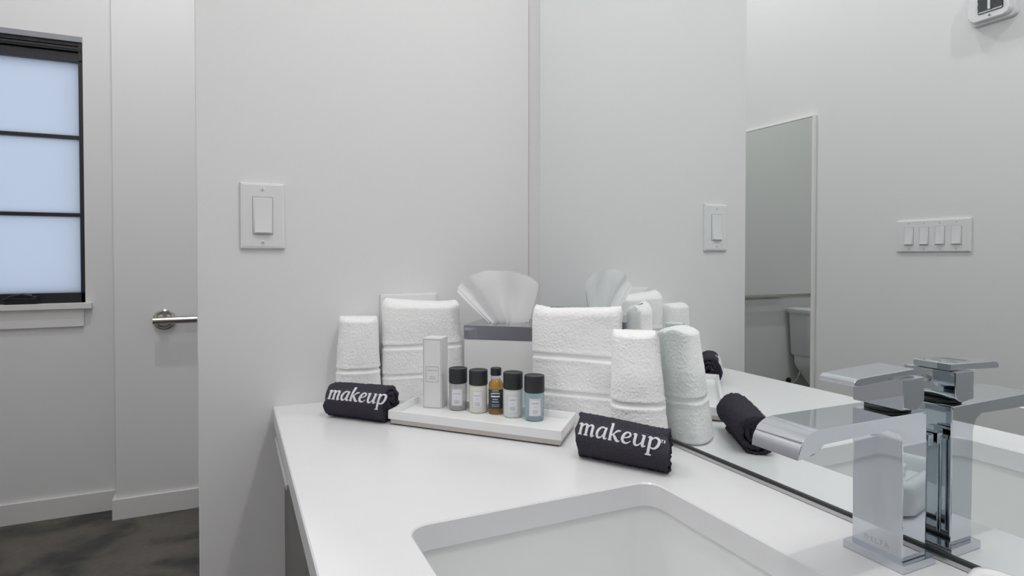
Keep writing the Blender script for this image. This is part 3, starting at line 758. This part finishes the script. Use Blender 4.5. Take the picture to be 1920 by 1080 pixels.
def tissue():
    t = thing('tissue', 'white tissue fanned out of the tissue box', 'tissue', (0.4735, 1.041, CT+0.1465), math.radians(-24))
    sc = 1.0/985
    cx, zb = 951, 606
    outl = [(856,546),(858,536),(866,525),(884,513),(905,508),(930,506),(952,508),(972,511),(990,519),(1003,526),(1007,534),(1006,545)]
    us = np.linspace(0, 1, len(outl)); ox = np.array([(p[0]-cx)*sc for p in outl]); oz = np.array([(zb-p[1])*sc for p in outl])
    nu, nv = 110, 40
    for lay, (ph, amp, dy, shrink) in enumerate(((0.0, 1.0, -0.003, 1.0), (1.3, 0.8, 0.006, 0.93))):
        U = np.linspace(0, 1, nu); Vv = np.linspace(0, 1, nv)
        TX = np.interp(U, us, ox)*shrink; TZ = np.interp(U, us, oz)*(shrink if lay == 0 else 0.97)
        TZ = TZ + np.sin(U*37+ph)*0.0010
        BX = -0.031 + U*0.066; BX = BX + 0.002*np.sin(U*19+ph)
        R = []
        for v in Vv:
            e = v**0.92
            x = BX + (TX-BX)*e; z = -0.004 + (TZ+0.004)*v
            bow = np.sin(v*math.pi)*0.006*np.cos((U-0.5)*3)
            fold = (np.sin((U**0.8)*2*math.pi*2.6+ph+1.0*v)*0.0110*(1.25-U)+np.sin((U**0.7)*2*math.pi*5.2+ph*2+1.2+0.6*v)*0.0042*(1.15-U))*amp*(0.55+0.6*v-0.85*v*v)+vnoise(np.stack([U*5+ph*7, np.full(nu, v*2.5), np.zeros(nu)], -1), 3+lay)*0.003*v
            y = dy*(0.4+v) - fold + 0.014*v*v*(U-0.4)*(1 if lay == 0 else -0.6) + bow
            R.append(np.stack([x, y, z], -1))
        o = grid_mesh('tissue_ply', np.array(R), nu, nv, 'tissue', t, False)
tissue()

# ------------------------------------------------------------------ tray with toiletries
TRROT = -0.8419
TLn, TWd, TSK = 0.2970, 0.1085, -0.11
TBASE = (0.3618, 0.9016)
tr = thing('amenity_tray', 'white lacquer tray with a champagne base holding small bottles', 'tray', (TBASE[0], TBASE[1], CT), TRROT)
def skew_rect(o): return [(x+TSK*y, y) for x, y in ((-TLn/2+o, -TWd/2+o), (TLn/2-o, -TWd/2+o), (TLn/2-o, TWd/2-o), (-TLn/2+o, TWd/2-o))]
prism('shadow_strip', skew_rect(0.006), 2, 0.0, 0.0022, 'base_shadow', tr)  # black layer standing in for the shadow line under the tray
prism('base', skew_rect(0.003), 2, 0.0022, 0.0098, 'champagne', tr)
def tray_top():
    bm = bmesh.new()
    L = lambda o, z: [bm.verts.new((p[0], p[1], z)) for p in skew_rect(o)]
    R = [L(0.0005, 0.0099), L(0, 0.0104), L(0, 0.0234), L(0.0006, 0.0240), L(0.0046, 0.0240), L(0.0052, 0.0234), L(0.0075, 0.0136)]
    for A, B in zip(R[:-1], R[1:]):
        for k in range(4): bm.faces.new((A[k], A[(k+1) % 4], B[(k+1) % 4], B[k]))
    bm.faces.new(R[0]); bm.faces.new(R[-1])
    return from_bm('tray_body', bm, 'lacquer', tr, auto=35)
tray_top()
TZ0 = CT + 0.0137

def patch(name, r, a0, a1, z0, z1, m, parent, off=0.0003, n=14):
    v, f = [], []
    for i in range(n+1):
        a = a0+(a1-a0)*i/n
        for rr in (r+off, r+off+0.0002):
            for z in (z0, z1): v.append((rr*math.cos(a), rr*math.sin(a), z))
    for i in range(n):
        b = i*4; c = b+4
        f += [(b+2, c+2, c+3, b+3), (b, b+1, c+1, c), (b, c, c+2, b+2), (b+1, b+3, c+3, c+1)]
    f += [(0, 2, 3, 1), (n*4, n*4+1, n*4+3, n*4+2)]
    return pydata(name, v, f, m, parent, True, 40)
def strips_on_cyl(name, r, rects, m, parent, off=0.0007):
    v, f = [], []
    for a0, a1, z0, z1 in rects:
        n = max(2, int(abs(a1-a0)/0.12))
        b = len(v)
        for i in range(n+1):
            a = a0+(a1-a0)*i/n
            v += [((r+off)*math.cos(a), (r+off)*math.sin(a), z0), ((r+off)*math.cos(a), (r+off)*math.sin(a), z1)]
        for i in range(n): f.append((b+2*i, b+2*i+2, b+2*i+3, b+2*i+1))
    return pydata(name, v, f, m, parent, True)
def small_bottle(label, x, y, r, hbody, hcap, m, facing, seed):
    t = thing('toiletry_bottle', label, 'bottle', (x, y, TZ0), 0, 'toiletry bottles on the tray')
    lathe('bottle_body', [(r*0.80, 0.0), (r*0.93, 0.0008), (r*0.99, 0.003), (r, 0.006), (r, hbody-0.002), (r*0.96, hbody)], m, t, 40)
    cp = lathe('cap', [(r*1.0, hbody+0.0004), (r*1.035, hbody+0.001), (r*1.035, hbody+hcap-0.0015), (r*1.0, hbody+hcap), (r*0.90, hbody+hcap), (r*0.80, hbody+hcap-0.0006)], 'cap', t, 40)
    hwid = 0.62; c = facing
    lab = patch('label', r, c-hwid, c+hwid, 0.009, hbody-0.008, 'paper', t)
    z0, z1 = 0.0100, hbody-0.0090; e = 0.0003
    fr = [(c-hwid+.06, c+hwid-.06, z1-e, z1), (c-hwid+.06, c+hwid-.06, z0, z0+e), (c-hwid+.06, c-hwid+.085, z0, z1), (c+hwid-.085, c+hwid-.06, z0, z1)]
    strips_on_cyl('label_border', r, fr, 'card_line', lab)
    H_ = z1-z0
    rows = [(0.74, 0.34, 0.0009), (0.52, 0.12, 0.0005), (0.30, 0.26, 0.0007), (0.22, 0.30, 0.0007), (0.14, 0.24, 0.0007)]
    rng = np.random.RandomState(seed); pr = []
    for fz, half, hh in rows:
        z = z0+H_*fz; a = c-half
        while a < c+half:
            w_ = rng.uniform(0.03, 0.09); pr.append((a, min(a+w_, c+half), z-hh/2, z+hh/2)); a += w_+0.025
    strips_on_cyl('label_print', r, pr, 'print', lab)
    return t
FA = math.radians(-118)
bsc = 0.0150
small_bottle('clear grey toiletry bottle with a black cap, next to the carton', 0.3461, 0.9694, 0.0152, 0.0455, 0.0250, 'bottle_grey', FA, 1)
small_bottle('cream lotion bottle with a black cap, left of the amber bottle', 0.3712, 0.9390, 0.0152, 0.0460, 0.0245, 'bottle_cream', FA, 2)
small_bottle('pale white lotion bottle with a black cap, right of the amber bottle', 0.4122, 0.8890, 0.0155, 0.0455, 0.0265, 'bottle_white', FA, 3)
small_bottle('pale blue toiletry bottle with a black cap, rightmost on the tray', 0.4349, 0.8566, 0.0157, 0.0445, 0.0265, 'bottle_blue', FA+0.1, 4)
ab = thing('amber_bottle', 'small amber oil bottle with a dark label in the middle of the row', 'bottle', (0.3943, 0.9177, TZ0))
ra = 0.0122
lathe('bottle_body', [(ra*0.85, 0), (ra*0.97, 0.001), (ra, 0.003), (ra, 0.047), (ra*0.93, 0.051), (ra*0.72, 0.0545), (ra*0.60, 0.0560)], 'amber', ab, 36)
lathe('neck', [(ra*0.60, 0.0562), (ra*0.66, 0.0570), (ra*0.66, 0.0625), (ra*0.60, 0.0632)], 'glass', ab, 28)
lathe('cap', [(ra*0.70, 0.0634), (ra*0.74, 0.064), (ra*0.74, 0.0745), (ra*0.68, 0.0757), (ra*0.55, 0.0757)], 'black', ab, 28)
lab = patch('label', ra, FA-1.25, FA+1.25, 0.0095, 0.0410, 'navy', ab)
pr = []; rng = np.random.RandomState(9)
for z, half, hh in ((0.0385, 0.45, 0.0012), (0.0345, 0.62, 0.0022), (0.0255, 0.35, 0.0014), (0.0215, 0.42, 0.0014), (0.0165, 0.52, 0.0006), (0.0140, 0.50, 0.0006)):
    a = FA-half
    while a < FA+half:
        w_ = rng.uniform(0.06, 0.13); zz_ = z+0.0012*math.cos((a-FA)/0.6*1.5) if z > 0.03 else z
        pr.append((a, min(a+w_, FA+half), zz_-hh/2, zz_+hh/2)); a += w_+0.035
pr.append((FA-0.60, FA+0.60, 0.0290, 0.0315))
strips_on_cyl('label_print', ra, pr, 'paper', lab)

# carton
ct = thing('carton', 'tall slim white carton standing on the tray beside the bottles', 'carton', (0.3170, 1.0039, TZ0), math.atan2(0.9837-1.0037, 0.3193-0.2932))
cw, cd, chh = 0.0335, 0.0335, 0.1200
box('carton_body', -cw/2, cw/2, -cd/2, cd/2, 0, chh, 'card', ct, 0.0005)
box('flap', -cw/2+0.0005, cw/2-0.0005, -cd/2+0.0005, cd/2-0.0002, chh, chh+0.0006, 'card', ct)
def flat_rects(name, rects, y, m, parent):
    v, f = [], []
    for x0, x1, z0, z1 in rects:
        b = len(v); v += [(x0, y, z0), (x1, y, z0), (x1, y, z1), (x0, y, z1)]; f.append((b, b+1, b+2, b+3))
    return pydata(name, v, f, m, parent, False)
E_ = 0.0006; q = cw/2-0.0012
bord = [(-q, q, chh-0.0022, chh-0.0022+E_), (-q, q, 0.0016, 0.0016+E_), (-q, -q+E_, 0.0016, chh-0.0018), (q-E_, q, 0.0016, chh-0.0018)]
q2 = 0.0115
bord += [(-q2, q2, 0.0715, 0.0715+E_), (-q2, q2, 0.0455, 0.0455+E_), (-q2, -q2+E_, 0.0455, 0.0719), (q2-E_, q2, 0.0455, 0.0719)]
flat_rects('border_print', bord, -cd/2-0.0003, 'card_line', ct)
rng = np.random.RandomState(3); pr = []
for z, half, hh in ((0.0655, 0.0085, 0.0011), (0.0545, 0.0040, 0.0010), (0.0515, 0.0055, 0.0010)):
    x = -half
    while x < half:
        w_ = rng.uniform(0.0006, 0.0016); pr.append((x, x+w_, z-hh/2, z+hh/2)); x += w_+0.0005
flat_rects('label_print', pr, -cd/2-0.0003, 'card_line', ct)
